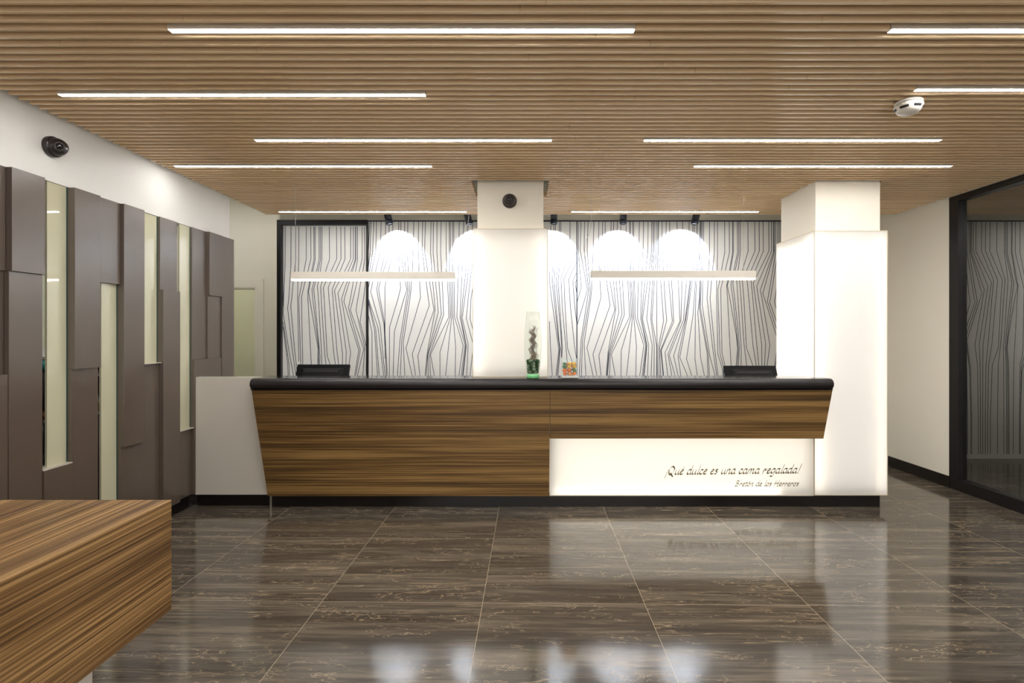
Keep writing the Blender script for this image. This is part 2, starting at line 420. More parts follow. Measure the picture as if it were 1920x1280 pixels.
DD = [[(98,125),(95,900),(90,1400)],
 [(130,125),(125,800),(105,1280),(92,1510),(190,2120),(260,2500)],
 [(222,125),(220,750),(185,1280),(168,1430),(240,2080),(300,2500)],
 [(295,125),(295,680),(278,850),(258,1000),(232,1280),(218,1400),(280,2100),(325,2500)],
 [(347,125),(345,700),(330,1100),(325,1280),(348,2280)],
 [(465,125),(465,640),(428,850),(400,1000),(345,1280),(378,2320)],
 [(537,125),(540,640),(490,850),(448,1000),(390,1250),(395,1600),(410,2320)],
 [(587,125),(590,650),(550,850),(520,1000),(492,1160),(492,1280),(545,2320)],
 [(605,125),(608,650),(568,850),(535,1000),(502,1170),(520,1280),(655,2080),(650,2320)],
 [(670,125),(672,640),(628,850),(590,1000),(558,1130),(570,1280),(660,2030),(662,2320)],
 [(693,125),(693,650),(652,850),(615,1000),(585,1130),(600,1280),(685,2210),(678,2320)],
 [(718,125),(715,650),(688,850),(658,1000),(645,1080),(660,1280),(712,2180),(712,2320)],
 [(833,125),(838,645),(772,850),(720,1000),(695,1090),(705,1280),(760,2150),(780,2320)],
 [(950,125),(952,645),(858,850),(783,1000),(740,1100),(752,1280),(800,2190),(842,2320)],
 [(1018,125),(1020,645),(930,850),(858,1000),(818,1100),(830,1280),(905,2150),(930,2320)],
 [(1080,125),(1085,645),(1000,850),(932,1000),(880,1130),(893,1280),(955,2100),(982,2320)],
 [(1175,125),(1175,645),(1075,850),(995,1000),(918,1145),(935,1280),(1045,2150),(1045,2320)],
 [(1217,125),(1217,645),(1130,850),(1065,1000),(970,1195),(985,1280),(1105,2120),(1100,2320)],
 [(1248,125),(1248,650),(1180,850),(1120,1000),(1030,1280),(1175,2140),(1152,2320)],
 [(1262,125),(1260,650),(1203,850),(1158,1000),(1078,1260),(1068,1330),(1305,2100),(1240,2500)],
 [(1285,125),(1285,650),(1252,850),(1220,1000),(1170,1280),(1140,1430),(1328,2100),(1258,2500)],
 [(1358,125),(1358,640),(1312,850),(1278,1000),(1215,1280),(1170,1460),(1385,2080),(1285,2500)],
 [(1395,125),(1402,630),(1368,850),(1338,1000),(1290,1280),(1260,1460),(1400,2060),(1370,2500)],
 [(1425,950),(1415,1000),(1380,1280),(1325,1650),(1422,2040)],
 [(82,1650),(190,2330),(195,2500)], [(82,1730),(170,2330),(175,2500)]]
EE = [[(118,40),(100,480),(84,700)], [(140,40),(125,540),(90,850)], [(183,40),(165,540),(115,850),(84,1000)],
 [(228,40),(215,520),(148,850),(84,1180)],
 [(300,40),(288,520),(215,830),(170,1000),(132,1170),(165,1280),(285,1710),(340,2280),(365,2500)],
 [(372,40),(365,560),(300,830),(255,1000),(230,1130),(255,1280),(345,1690),(385,2500)],
 [(430,40),(420,600),(335,840),(290,1000),(260,1120),(283,1280),(350,1640),(400,2500)],
 [(485,40),(480,600),(415,840),(378,1000),(362,1100),(362,2000),(366,2240)],
 [(583,40),(575,500),(590,850),(605,1000),(612,1110),(570,1280),(435,1730),(432,2500)],
 [(617,40),(610,500),(660,850),(683,1000),(710,1140),(665,1280),(510,1810),(492,2500)],
 [(677,40),(670,500),(690,850),(715,1000),(728,1150),(705,1280),(600,1950),(560,2500)],
 [(727,40),(720,500),(735,850),(745,1000),(755,1170),(730,1280),(628,1960),(608,2500)],
 [(823,40),(812,500),(797,850),(783,1000),(775,1150),(760,1280),(652,1990),(680,2500)],
 [(900,45),(893,500),(905,850),(915,1000),(928,1260),(920,1290),(697,2070),(793,2500)],
 [(963,45),(955,500),(995,850),(1018,1000),(1053,1280),(1070,1385),(797,2160),(850,2500)],
 [(1008,45),(995,520),(1045,850),(1072,1000),(1115,1280),(1145,1460),(885,2190),(918,2500)],
 [(1097,45),(1090,540),(1112,850),(1122,1000),(1150,1280),(1163,1460),(1035,2150),(1003,2500)],
 [(1135,45),(1130,540),(1158,850),(1168,1000),(1195,1280),(1212,1500),(1045,2160),(1018,2500)],
 [(1192,45),(1190,540),(1210,850),(1222,1000),(1243,1280),(1262,1530),(1050,2165),(1052,2500)],
 [(1258,45),(1250,540),(1265,850),(1275,1000),(1288,1280),(1298,1535),(1075,2170),(1088,2500)],
 [(1337,45),(1340,540),(1353,850),(1360,1000),(1372,1280),(1383,1570),(1088,2170),(1148,2500)],
 [(1388,45),(1388,1000),(1398,1280),(1407,1570),(1240,2130),(1240,2500)],
 [(1403,45),(1412,1000),(1420,1280),(1428,1570),(1390,1900),(1330,2500)],
 [(1440,45),(1440,1000),(1443,1280),(1450,1580),(1490,2040),(1482,2500)],
 [(1460,45),(1463,1000),(1468,1280),(1473,1580),(1610,2030),(1543,2500)],
 [(1548,45),(1540,600),(1527,1000),(1520,1280),(1510,1580),(1642,2020),(1580,2500)],
 [(1620,45),(1600,600),(1585,1000),(1572,1280),(1560,1580),(1655,2020),(1600,2500)],
 [(1690,45),(1665,700),(1635,1000),(1605,1280),(1578,1590),(1660,2030),(1610,2500)],
 [(1765,45),(1730,500),(1675,1000),(1635,1280),(1595,1590),(1690,2010),(1665,2500)],
 [(1840,45),(1790,500),(1720,1000),(1690,1280),(1660,1590),(1775,2030),(1720,2500)],
 [(1870,45),(1850,500),(1780,1000),(1735,1280),(1720,1600),(1830,2030),(1800,2500)],
 [(1960,45),(1950,600),(1900,1200),(1880,1600),(1930,2030),(1900,2500)],
 [(2060,45),(2080,600),(2150,1200),(2180,1600),(2050,2030),(2080,2500)],
 [(2200,45),(2210,600),(2290,1200),(2310,1600),(2150,2030),(2190,2500)],
 [(2400,45),(2390,600),(2450,1200),(2480,1600),(2330,2030),(2370,2500)],
 [(2560,45),(2570,600),(2620,1200),(2650,1600),(2520,2030),(2560,2500)],
 [(2740,45),(2730,600),(2760,1200),(2790,1600),(2900,2030),(2860,2500)],
 [(84,1480),(155,1820),(158,2500)], [(85,1290),(195,1780),(243,2500)], [(90,1280),(215,1770),(270,2500)],
 [(100,1290),(250,1740),(340,2500)], [(84,1800),(100,1900),(97,2500)]]
FF = [[(208,15),(206,255),(135,480),(145,700),(182,1115),(190,1250)],
 [(258,270),(160,480),(165,650),(187,1035),(215,1115),(250,1250)],
 [(258,350),(197,485),(210,700),(243,1020),(258,1115)],
 [(258,435),(230,500),(245,700),(260,830)], [(260,490),(249,510),(259,590)],
 [(55,15),(50,300),(42,500),(60,640),(110,990),(118,1050),(95,1250)],
 [(80,15),(75,300),(65,500),(115,970),(125,1040),(103,1250)],
 [(92,15),(88,300),(80,510),(120,980),(130,1035),(112,1250)],
 [(122,15),(118,300),(97,510),(133,900),(140,1030),(138,1110)],
 [(135,15),(130,300),(113,510),(140,930),(146,1030),(141,1110)],
 [(40,820),(50,1000),(65,1250)]]
def ribbons(bm, lines, y, wd=.0062, mi=1, bottom=.05, x0=-99, x1=99, th=.0008):
    for ln in lines:
        P = [(px(a, YB), pz(b, YB)) for a, b in ln]
        if ln[-1][1] > 680 and bottom is not None:      # run on to the skirting behind the counter
            P.append((P[-1][0] + (P[-1][0]-P[-2][0])*.3, .45)); P.append((P[-1][0], bottom))
        P = [(min(max(x, x0), x1), z) for x, z in P]
        n = len(P); Lf = []; Rt = []
        for i, (x, z) in enumerate(P):
            a = P[max(i-1, 0)]; b = P[min(i+1, n-1)]
            dx, dz = b[0]-a[0], b[1]-a[1]; q = abs(dz)/max(1e-6, math.hypot(dx, dz)); h = wd/2/max(q, .4)
            Lf.append((x-h, z)); Rt.append((x+h, z))
        vl = [bm.verts.new((x, y-th, z)) for x, z in Lf]; vr = [bm.verts.new((x, y-th, z)) for x, z in Rt]
        wl = [bm.verts.new((x, y, z)) for x, z in Lf]; wr = [bm.verts.new((x, y, z)) for x, z in Rt]
        for i in range(n-1):
            for q in ((vl[i], vr[i], vr[i+1], vl[i+1]), (vl[i], vl[i+1], wl[i+1], wl[i]), (vr[i], wr[i], wr[i+1], vr[i+1])):
                bm.faces.new(q).material_index = mi
XP0 = px(690, YB); XF0 = px(523, YB); ZW = pz(414.5, YB)
bm = bmesh.new()
box(bm, (XF0, YB+.002, 0), (XR+.1, YB+.12, SLAB))
struct(obj('wall_back', bm, M['wall']), 'cream back wall behind the counter')
bm = bmesh.new()
box(bm, (XP0+.01, YB-.012, 0), (2.78, YB, ZW))
for xs, wd in ((px(1081.5, YB), .011), (px(691, YB), .010)):
    box(bm, (xs-wd/2, YB-.0135, 0), (xs+wd/2, YB-.012, ZW), 1)
box(bm, (XP0, YB-.014, ZW-.008), (2.78, YB-.012, ZW+.006), 1)
ribbons(bm, trace(1070, SA, A)+trace(1190, SA, B)+trace(1310, SA, CC)+trace(1020, 4.267, FF), YB-.012, x0=px(1030, YB))
E2 = [l for l in trace(680, SA, EE)]
ribbons(bm, [l for l in E2 if max(p[0] for p in l) < 1028], YB-.012)
struct(obj('wall_covering', bm, [M['paper'], M['line']]), 'white wallpaper with broken dark vertical lines')
# framed sliding panel with the same paper (left of the papered wall)
d1 = D.objects.new('door_1', None); C.objects.link(d1); struct(d1, 'sliding door covered in lined wallpaper inside a black frame')
bm = bmesh.new()
box(bm, (XF0, YB-.05, 0), (px(530.5, YB), YB+.0, ZW+.004))
box(bm, (px(530.5, YB), YB-.05, pz(423.5, YB)), (XP0+.01, YB, ZW+.004))
box(bm, (px(687.8, YB), YB-.03, 0), (XP0+.008, YB, pz(423.5, YB)))
obj('door_frame', bm, M['frame'], d1, bevel=.001)
bm = bmesh.new(); box(bm, (px(530.5, YB), YB-.004, 0), (px(687.8, YB), YB, pz(423.5, YB)))
ribbons(bm, trace(520, SA, DD), YB-.004, x0=px(531.3, YB), x1=px(687, YB))
obj('door_panel', bm, [M['paper'], M['line']], d1)

# left corridor end wall with doorway
ZD = pz(539, YD); XD1 = px(480, YD); XD0 = XD1-.80
bm = bmesh.new()
box(bm, (XO, YD, 0), (XD0, YD+.12, SLAB)); box(bm, (XD1, YD, 0), (XF0+.1, YD+.12, SLAB)); box(bm, (XD0, YD, ZD), (XD1, YD+.12, SLAB))
box(bm, (XF0, YB+.12, 0), (XF0+.1, YD, SLAB))
struct(obj('wall_corridor', bm, M['wall']), 'cream wall with an open doorway at the far left')
d2 = D.objects.new('door_2', None); C.objects.link(d2); struct(d2, 'open doorway with a plain cream casing')
bm = bmesh.new(); cw = px(495, YD)-XD1; ch = pz(523, YD)-ZD
box(bm, (XD1, YD-.018, 0), (XD1+cw, YD, ZD+ch)); box(bm, (XD0-cw, YD-.018, 0), (XD0, YD, ZD+ch)); box(bm, (XD0, YD-.016, ZD), (XD1, YD, ZD+ch))
box(bm, (XD1-.012, YD-.01, 0), (XD1, YD+.13, ZD)); box(bm, (XD0, YD-.01, 0), (XD0+.012, YD+.13, ZD)); box(bm, (XD0, YD-.01, ZD-.014), (XD1, YD+.13, ZD))
obj('door_frame', bm, M['wall'], d2, bevel=.002)
bm = bmesh.new(); box(bm, (XO, 7.5, 0), (XF0+.1, 7.6, SLAB)); box(bm, (XO-.1, YBK, 0), (XO, 7.6, SLAB)); box(bm, (XF0, YD+.12, 0), (XF0+.1, 7.5, SLAB))
struct(obj('wall_far_left', bm, M['corridor']), 'pale green wall beyond the doorway')

# right wall, glazed partition, office behind it
YG1 = 4.458
bm = bmesh.new(); box(bm, (XR, YG1, 0), (XR+.1, YB+.12, SLAB)); box(bm, (XR, YBK, ZC+.004), (XR+.1, YG1, SLAB))
struct(obj('wall_right', bm, M['wall']), 'cream wall at the right')
bm = bmesh.new(); box(bm, (XR-.012, YG1, 0), (XR, YB, .1)); struct(obj('baseboard_right', bm, M['black'], bevel=.001), 'black skirting along the right wall')
wn = D.objects.new('window_1', None); C.objects.link(wn); struct(wn, 'full height glass partition in a black frame on the right')
bm = bmesh.new()
box(bm, (XR-.008, YG1-.092, .094), (XR+.07, YG1, 2.46)); box(bm, (XR-.008, YBK, 2.46), (XR+.07, YG1, ZC+.004)); box(bm, (XR-.008, YBK, 0), (XR+.07, YG1, .094))
for yy in (2.4, .4, -1.4): box(bm, (XR+.0, yy, .094), (XR+.06, yy+.06, 2.46))
obj('window_frame', bm, M['frame'], wn, bevel=.001)
bm = bmesh.new(); box(bm, (XR+.03, YBK, .09), (XR+.04, YG1-.09, 2.465)); obj('window_pane', bm, M['glass'], wn)
bm = bmesh.new()
box(bm, (XR+.1, YG1, 0), (7.2, YG1+.1, SLAB)); box(bm, (7.2, YBK, 0), (7.3, YG1+.1, SLAB)); box(bm, (XR+.1, YBK, ZC+.1), (7.2, YG1, ZC+.15))
struct(obj('wall_office', bm, M['darkfloor']), 'dim office walls behind the glass partition')
bm = bmesh.new(); box(bm, (XO, YBK-.1, 0), (-2.2, YBK, SLAB)); box(bm, (3.2, YBK-.1, 0), (7.3, YBK, SLAB)); box(bm, (-2.2, YBK-.1, 0), (3.2, YBK, .15)); box(bm, (-2.2, YBK-.1, 2.45), (3.2, YBK, SLAB)); struct(obj('wall_front', bm, M['wall']), 'cream wall behind the viewer')  # the opening in this wall is added to let sky fill in

# ------------------------------------------------------------------ left wall: bulkhead and panelled partition
bm = bmesh.new(); box(bm, (-2.62, YBK, 2.152), (-2.54, px(431, 1) and 2.54*F/(CX-431), SLAB))
struct(obj('wall_left', bm, M['white']), 'white bulkhead above the panelled partition')
bm = bmesh.new(); box(bm, (-2.64, YBK, 2.152), (-2.5405, 4.46, 2.1525)); bm.free()
bm = bmesh.new(); box(bm, (-2.575, YBK, 0), (-2.555, 4.47, .1)); struct(obj('baseboard_left', bm, M['black'], bevel=.001), 'black skirting below the taupe panels')
pt = thing('panelled_partition', 'tall partition of staggered taupe panels and narrow glass strips along the left side', 'partition', (-2.56, 3.0, 0))
def K(k): return 2.524+.178*k
def panel(k0, z0, z1, x, k1=None):
    a = K(k0)+.0006; b = K(k0+1 if k1 is None else k1)-.0006
    o = bx('panel', (-2.60+2.56, a-3.0, z0), (x+2.56, b-3.0, z1), M['taupe'], pt, bevel=.0015); return o
def glass(k, z0, z1):
    bm = bmesh.new(); a = K(k)+.058; b = K(k+1)-.004
    box(bm, (-2.557+2.56, a-3, z0), (-2.545+2.56, b-3, z1)); g = obj('glass_pane', bm, M['pane'], pt)
    bm = bmesh.new(); box(bm, (-2.557+2.56, b-3, z0), (-2.543+2.56, b+.004-3, z1)); obj('pane_edge', bm, M['teal'], g)
    bm = bmesh.new()
    if z0 > .2: box(bm, (-2.60+2.56, K(k)+.001-3, z0-.006), (-2.512+2.56, K(k+1)-.001-3, z0)); obj('sill', bm, M['sill'], g)
ZT = 2.15; z1, z2, z3, z4 = 1.64, 1.133, .616, .1
PA, PM, PD = -2.5, -2.515, -2.53
for (k, a, b, x) in [(0, z1, ZT, PA), (0, z4, z1, PM), (1, z4, z3-.006, -2.507), (2, z2, ZT, PA), (2, z4, z2, PM-.001), (3, z1, ZT, -2.521),
        (4, z3, ZT, PA), (4, z4, z3, -2.518), (5, z4, z2-.006, PD), (6, z1, ZT, -2.524), (6, z4, z1, PA), (7, z4, z3-.006, PD-.004),
        (8, z2, ZT, -2.527), (8, z4, z2, -2.507), (9, z1, ZT, PA), (9, z2, z1, -2.515), (9, z4, z2, -2.509), (10, z4, ZT, -2.504),
        (-1, z1, ZT, PD), (-1, z2, z1, -2.54), (-1, z4, z2, -2.518), (-2, z4, ZT, PA), (-4, z3, ZT, PM), (-4, z4, z3, PA), (-5, z1, ZT, PA), (-5, z4, z1, PD), (-6, z4, ZT, PM), (-7, z2, ZT, PA), (-7, z4, z2, PD)]:
    panel(k, a, b, x)
for (k, a, b) in [(1, z3, ZT), (3, z4, z1), (5, z2, ZT), (7, z3, ZT), (-3, z4, ZT)]: glass(k, a, b)
bm = bmesh.new(); box(bm, (-2.62, YBK, 0), (-2.53, K(-7)-.002, 2.152)); struct(obj('wall_left_near', bm, M['white']), 'white wall beside the viewer')

# behind the partition: seen only through the slits
bx_t = thing('side_table', 'dark desk with a pale edge glimpsed through the gap beside the near glass strip', 'desk', (-3.55, 3.85, 0))
bx('tabletop', (-.6, -.35, .745), (.35, .35, .775), mat('brown_desk_top', (112, 74, 38), .4, noise=.1), bx_t, .003)
bx('leg', (-.55, -.3, 0), (-.5, .3, .745), M['frame'], bx_t, .002); bx('leg', (.25, -.3, 0), (.3, .3, .745), M['frame'], bx_t, .002)
bx('edge_trim', (-.6, -.352, .725), (.352, .352, .744), M['sill'], bx_t, .001)
bm = bmesh.new(); lathe(bm, [(0, 0), (.16, 0), (.19, .06), (.2, .16), (.17, .25), (.1, .3), (0, .31)], 24)
bag = obj('bag', bm, mat('black_bag_cloth', (24, 23, 32), .7, noise=.3, nscale=12)); bag.location = (-3.56, 3.85, .775); tag(bag, 'black bag with a teal top lying on the desk behind the partition', 'bag')
bm = bmesh.new(); lathe(bm, [(0, .0), (.09, .0), (.12, .03), (.1, .06), (0, .075)], 24); q = obj('teal_flap', bm, mat('teal_cloth', (40, 150, 150), .6, noise=.2, nscale=20), bag); q.location = (0, -.02, .285)
sh = thing('shelf_unit', 'pale shelving glimpsed through the slit beside the second glass strip', 'shelves', (-3.75, 4.5, 0))
bx('side_panel', (-.4, -.2, 0), (-.38, .2, 1.2), M['white'], sh, .001); bx('side_panel', (.42, -.2, 0), (.44, .2, 1.2), M['white'], sh, .001)
bx('back_panel', (-.38, .19, 0), (.42, .2, 1.2), M['camera'], sh)
for z in (.05, .28, .52, .76, .98, 1.12): bx('shelf', (-.38, -.2, z), (.42, .19, z+.022), M['white'], sh, .001)

# ------------------------------------------------------------------ ceiling light strips
def make_strip():
    t = thing('ceiling_light', '', 'light', (0, 0, ZC))
    bm = bmesh.new(); box(bm, (0, -.0135, .004), (1.8, .0135, .03)); box(bm, (0, -.0135, -.002), (1.8, -.0116, .004)); box(bm, (0, .0116, -.002), (1.8, .0135, .004)); box(bm, (0, -.0116, -.002), (.003, .0116, .004)); box(bm, (1.797, -.0116, -.002), (1.8, .0116, .004))
    obj('housing', bm, M['lamp'], t)
    bm = bmesh.new(); box(bm, (.003, -.0115, -.003), (1.797, .0115, .0039)); obj('diffuser', bm, M['led'], t)
    return t
names = ['long light strip nearest the viewer, top left of the ceiling', 'light strip in the second row, ending just above the left security camera',
 'left strip of the third row, crossing above the left pillar', 'right strip of the third row, left of the right wall',
 'left strip of the fourth row, beside the white bulkhead', 'right strip of the fourth row, ending above the right glass partition',
 'left strip at the far edge of the slats, above the black framed panel', 'right strip at the far edge of the slats, between the two pillars',
 'light strip in the top right corner, cut by the frame and highest there', 'light strip cut by the right edge of the frame, just above the smoke detector']
st0 = make_strip()
for i, (k, x) in enumerate(lights):
    lb = names[i] if i < len(names) else 'light strip in the slats behind the viewer'
    t = st0 if i == 0 else dup(st0, lb)
    t.location = (x, Y0+PIT*k, ZC); t['label'] = lb; t['group'] = 'light strips in the slatted ceiling'
t = dup(st0, 'added fill strip above the corridor behind the panelled partition', (-4.2, 3.6, SLAB-.05), 'added corridor fill lights')  # unseen strips, added to brighten the corridor and the passage
t = dup(st0, 'added fill strip in the passage beyond the doorway', (-4.2, 6.9, SLAB-.05), 'added corridor fill lights')
t = dup(st0, 'added fill strip on the upper ceiling by the corridor end wall', (-4.45, 5.5, SLAB-.05), 'added corridor fill lights')
t = dup(st0, 'added fill strip in the office behind the glass partition', (4.6, 2.6, ZC+.05), 'added office fill lights')  # unseen strip, added to lift the dark view through the glass

# smoke detector
t = thing('smoke_detector', 'round white smoke detector on the slats at upper right', 'smoke detector', (1.955, 2.60, ZC), rot=(math.pi, 0, 0))
bm = bmesh.new(); lathe(bm, [(0, 0), (.056, 0), (.06, .006), (.06, .014), (0, .015)], 48); obj('base', bm, M['detector'], t)
bm = bmesh.new(); lathe(bm, [(.056, .0145), (.056, .0185)], 48); obj('seam', bm, M['dark'], t)
bm = bmesh.new(); lathe(bm, [(.0, .018), (.062, .018), (.062, .030), (.053, .048), (.044, .058), (.03, .064), (0, .066)], 48); cv = obj('cover', bm, M['detector'], t)
for i in range(6):
    a0 = i*math.pi/3+.1; bm = bmesh.new(); n = 8
    for j in range(n):
        a = a0 + j*.085; b = a0+(j+1)*.085
        q = [bm.verts.new((r*math.cos(s), r*math.sin(s), z)) for r, s, z in ((.0606, a, .0345), (.0606, b, .0345), (.0552, b, .045), (.0552, a, .045))]
        bm.faces.new(q)
    bmesh.ops.remove_doubles(bm, verts=bm.verts, dist=1e-5)
    bmesh.ops.solidify(bm, geom=bm.faces[:], thickness=.001)
    obj('vent_slot', bm, M['dark'], cv)

# security cameras
def camera_dome(label, loc, rot, look):
    t = thing('security_camera', label, 'security camera', loc, rot=rot)
    bm = bmesh.new(); lathe(bm, [(0, 0), (.054, 0), (.055, .004), (.055, .022), (.051, .030), (0, .030)], 48); obj('base', bm, M['camera'], t)
    bm = bmesh.new(); lathe(bm, [(.047, .026), (.047, .036), (.044, .050), (.037, .064), (.027, .076), (0, .08)], 48); b = obj('ball', bm, M['camera'], t)
    R = Matrix.Translation((0, 0, .036)) @ look.to_matrix().to_4x4()
    bm = bmesh.new(); lathe(bm, [(0, .03), (.024, .03), (.025, .05), (.022, .056), (.0155, .056), (.015, .052), (0, .052)], 32, 0, R)
    h = obj('lens_housing', bm, M['camera'], t)
    bm = bmesh.new(); lathe(bm, [(0, .050), (.0135, .050), (.013, .055), (.006, .0575), (0, .058)], 24, 0, R); obj('lens', bm, M['lens'], h)
    bm = bmesh.new()
    for i in range(16):
        a = i*math.pi/8; lathe(bm, [(0, .0555), (.0014, .0555), (.0012, .058), (0, .0585)], 8, 0, R @ Matrix.Translation((.0188*math.cos(a), .0188*math.sin(a), 0)))
    obj('infrared_diodes', bm, M['irled'], h)
from mathutils import Euler
camera_dome('dark dome security camera facing out from the left pillar', (px(955.5, 4.0), 3.999, pz(377.5, 4.0)), (math.pi/2, 0, 0), Euler((math.radians(6), math.radians(-5), 0)))
camera_dome('dark dome security camera on the white bulkhead at the left', (-2.5395, 2.775, 2.338), (0, math.pi/2, 0), Euler((math.radians(38), math.radians(12), 0)))

# ------------------------------------------------------------------ spotlights over the papered wall
def make_spot():
    t = thing('spotlight', '', 'spotlight', (0, 0, 0))
    bm = bmesh.new(); lathe(bm, [(0, .16), (.034, .16), (.036, .158), (.036, .052), (.0345, .051), (.0345, .048), (.036, .047), (.036, .002), (.035, 0), (.030, 0), (.029, .012), (0, .012)], 32)
    obj('housing', bm, M['spot'], t)
    bm = bmesh.new(); lathe(bm, [(0, .0115), (.027, .0115), (.027, .0105), (0, .0105)], 24); obj('lamp_face', bm, M['spotface'], t)
    return t
sp0 = make_spot()
spots = [(731, -14, 745), (880.5, -14, 884), (1038.5, 0, 1040), (1168.5, 0, 1167), (1302, 12, 1295)]
lbs = ['black spotlight above the seam of the black framed panel, leftmost of the row', 'black spotlight just left of the left pillar', 'black spotlight just right of the left pillar',
       'black spotlight in the middle between the pillars, hanging straight', 'black spotlight at the right end of the row, tilted left']
YS = 5.27
for i, (x, tl, aim) in enumerate(spots):
    t = sp0 if i == 0 else dup(sp0, '')
    zz = pz(420.5, YS)
    t.location = (px(x, YS), YS, zz); t.rotation_euler = (math.radians(0), math.radians(tl), 0)
    t['label'] = lbs[i]; t['group'] = 'spotlights washing the papered wall'
    bm = bmesh.new(); a = math.radians(tl); cx = .16*math.sin(a)
    tube(bm, [(cx, 0, .155), (cx, 0, SLAB-zz)], .009, 10)
    st = obj('stem', bm, M['spot'], t); st.rotation_euler = (0, -a, 0) if tl else (0, 0, 0)
    if tl: st.rotation_euler = (0, -a, 0)
    ld = D.lights.new('spot_beam', 'SPOT'); ld.energy = 16; ld.spot_size = math.radians(82); ld.spot_blend = .12; ld.shadow_soft_size = .012
    ld.color = (.82, .89, 1.0)
    lo = D.objects.new('beam', ld); C.objects.link(lo); lo.parent = t; lo.location = (0, 0, -.004)
    lo.rotation_euler = (math.radians(45), -a*.5, 0)
    sd = D.lights.new('spot_spill', 'SPOT'); sd.energy = 1.3; sd.spot_size = math.radians(168); sd.spot_blend = 1; sd.shadow_soft_size = .02; sd.color = (.84, .9, 1.0)
    so = D.objects.new('spill', sd); C.objects.link(so); so.parent = t; so.location = (0, 0, -.004); so.rotation_euler = (math.radians(5), -a*.5, 0)

# ------------------------------------------------------------------ pendant lamps over the counter
def pendant(label, x0, x1, yt, wires, cable):
    Y = 3.88; X0, X1 = px(x0, Y), px(x1, Y); zt, zb = pz(yt, Y), pz(yt+14.2, Y)
    cx = (X0+X1)/2; h = (X1-X0)/2
    t = thing('pendant_lamp', label, 'lamp', (cx, Y, zb), 'linear pendant lamps')
    Hh = zt-zb
    bm = bmesh.new(); box(bm, (-h, -.028, .004), (h, .028, Hh)); obj('housing', bm, M['lamp'], t, bevel=.002)
    bm = bmesh.new(); box(bm, (-h+.004, -.024, -.008), (h-.004, .024, .004)); obj('diffuser', bm, M['led2'], t)
    for wx in wires:
        bm = bmesh.new(); X = px(wx, Y)-cx; tube(bm, [(X, 0, Hh), (X, 0, Hh+.03)], .004, 8); tube(bm, [(X, 0, Hh+.02), (X, 0, ZC-zb)], .0008, 5); obj('suspension_wire', bm, M['cable'], t)
    bm = bmesh.new(); pts = [(px(a, Y)-cx, .0, min(pz(b, Y)-zb, ZC-zb+.01)) for a, b in cable]
    out = []
    for i in range(len(pts)-1):      # smooth by Catmull-Rom
        p0, p1, p2, p3 = (Vector(pts[max(i-1, 0)]), Vector(pts[i]), Vector(pts[i+1]), Vector(pts[min(i+2, len(pts)-1)]))
        for s in range(6):
            u = s/6; out.append(.5*((2*p1)+(p2-p0)*u+(2*p0-5*p1+4*p2-p3)*u*u+(3*p1-p0-3*p2+p3)*u**3))
    out.append(Vector(pts[-1])); tube(bm, out, .0016, 6); obj('power_cable', bm, M['cable'], t)
M['led2'] = emit('pendant_led', (255, 250, 242), 5)
pendant('white linear pendant lamp hanging in front of the black framed panel', 548, 853, 510, (554, 836), [(878, 330), (878, 380), (879, 408), (872, 440), (860, 470), (849, 490), (847, 510)])
pendant('white linear pendant lamp hanging between the two pillars', 1108, 1415, 508, (1126.5, 1394), [(1108, 330), (1108, 400), (1107, 430), (1098, 455), (1097, 480), (1108, 497), (1114, 508)])

# ------------------------------------------------------------------ reception counter
YF = 3.93
ct = thing('reception_counter', 'long reception counter with zebra-striped wood front and black top', 'reception counter', (0, 4.0, 0))
oy = -4.0
# countertop, notched round the light columns
SL = (-.374, .2005, 3.952); SR = (2.236, 2.792, 3.93)          # shells: x0, x1, front y
cl, cr = -2.012, 2.311; yf, yb = 3.797, 4.085; zt, zb = 1.0, .9165
r = .042
prof = [(yb, zt), (yb, zb), (yf+.012, zb)]
for i in range(9):
    a = math.radians(-70 + i*20); prof.append((yf+r-r*math.cos(a), (zt+zb)/2 + (zt-zb)/2*math.sin(a)))
bm = bmesh.new()
def strip_top(x0, x1, yback):
    P = [(min(y, yback)+oy if y > yf+.1 else y+oy, z) for y, z in prof]
    prism(bm, P, 0, x0, x1)
strip_top(cl+.02, SL[0]-.002, yb); strip_top(SL[0]-.002, SL[1]+.002, SL[2]-.003); strip_top(SL[1]+.002, SR[0]-.002, yb); strip_top(SR[0]-.002, cr-.02, SR[2]-.003)
for xx, sg, yk in ((cl+.02, -1, yb), (cr-.02, 1, SR[2]-.003)):          # rounded end caps
    P = [(min(y, yk)+oy if y > yf+.1 else y+oy, z) for y, z in prof]
    cy_ = (yf+yk)/2+oy; cz = (zt+zb)/2
    prev = P; px_ = xx
    for dx, s in ((.010, .985), (.017, .94), (.02, .86)):
        Q = [(p[0] if p[0] > yf+oy+.1 else p[0]+(1-s)*.06, cz+(p[1]-cz)*s) for p in P]
        va = [bm.verts.new((px_, p[0], p[1])) for p in prev]; nx = xx+sg*dx; vb = [bm.verts.new((nx, p[0], p[1])) for p in Q]
        for i in range(len(P)):
            j = (i+1) % len(P); f = bm.faces.new((va[i], va[j], vb[j], vb[i])); f.smooth = True
        prev = Q; px_ = nx
    bm.faces.new([bm.verts.new((px_, p[0], p[1])) for p in prev])
o = obj('countertop', bm, [M['stone'], mat('satin_black_stone_edge', (34, 29, 29), .32, noise=.1, nscale=100)], ct, 'polished black countertop with a rounded front edge')
for f in o.data.polygons:
    if abs(f.normal.x) < .5 and abs(f.normal.z) < .98: f.use_smooth = True
    if f.normal.z < .96: f.material_index = 1
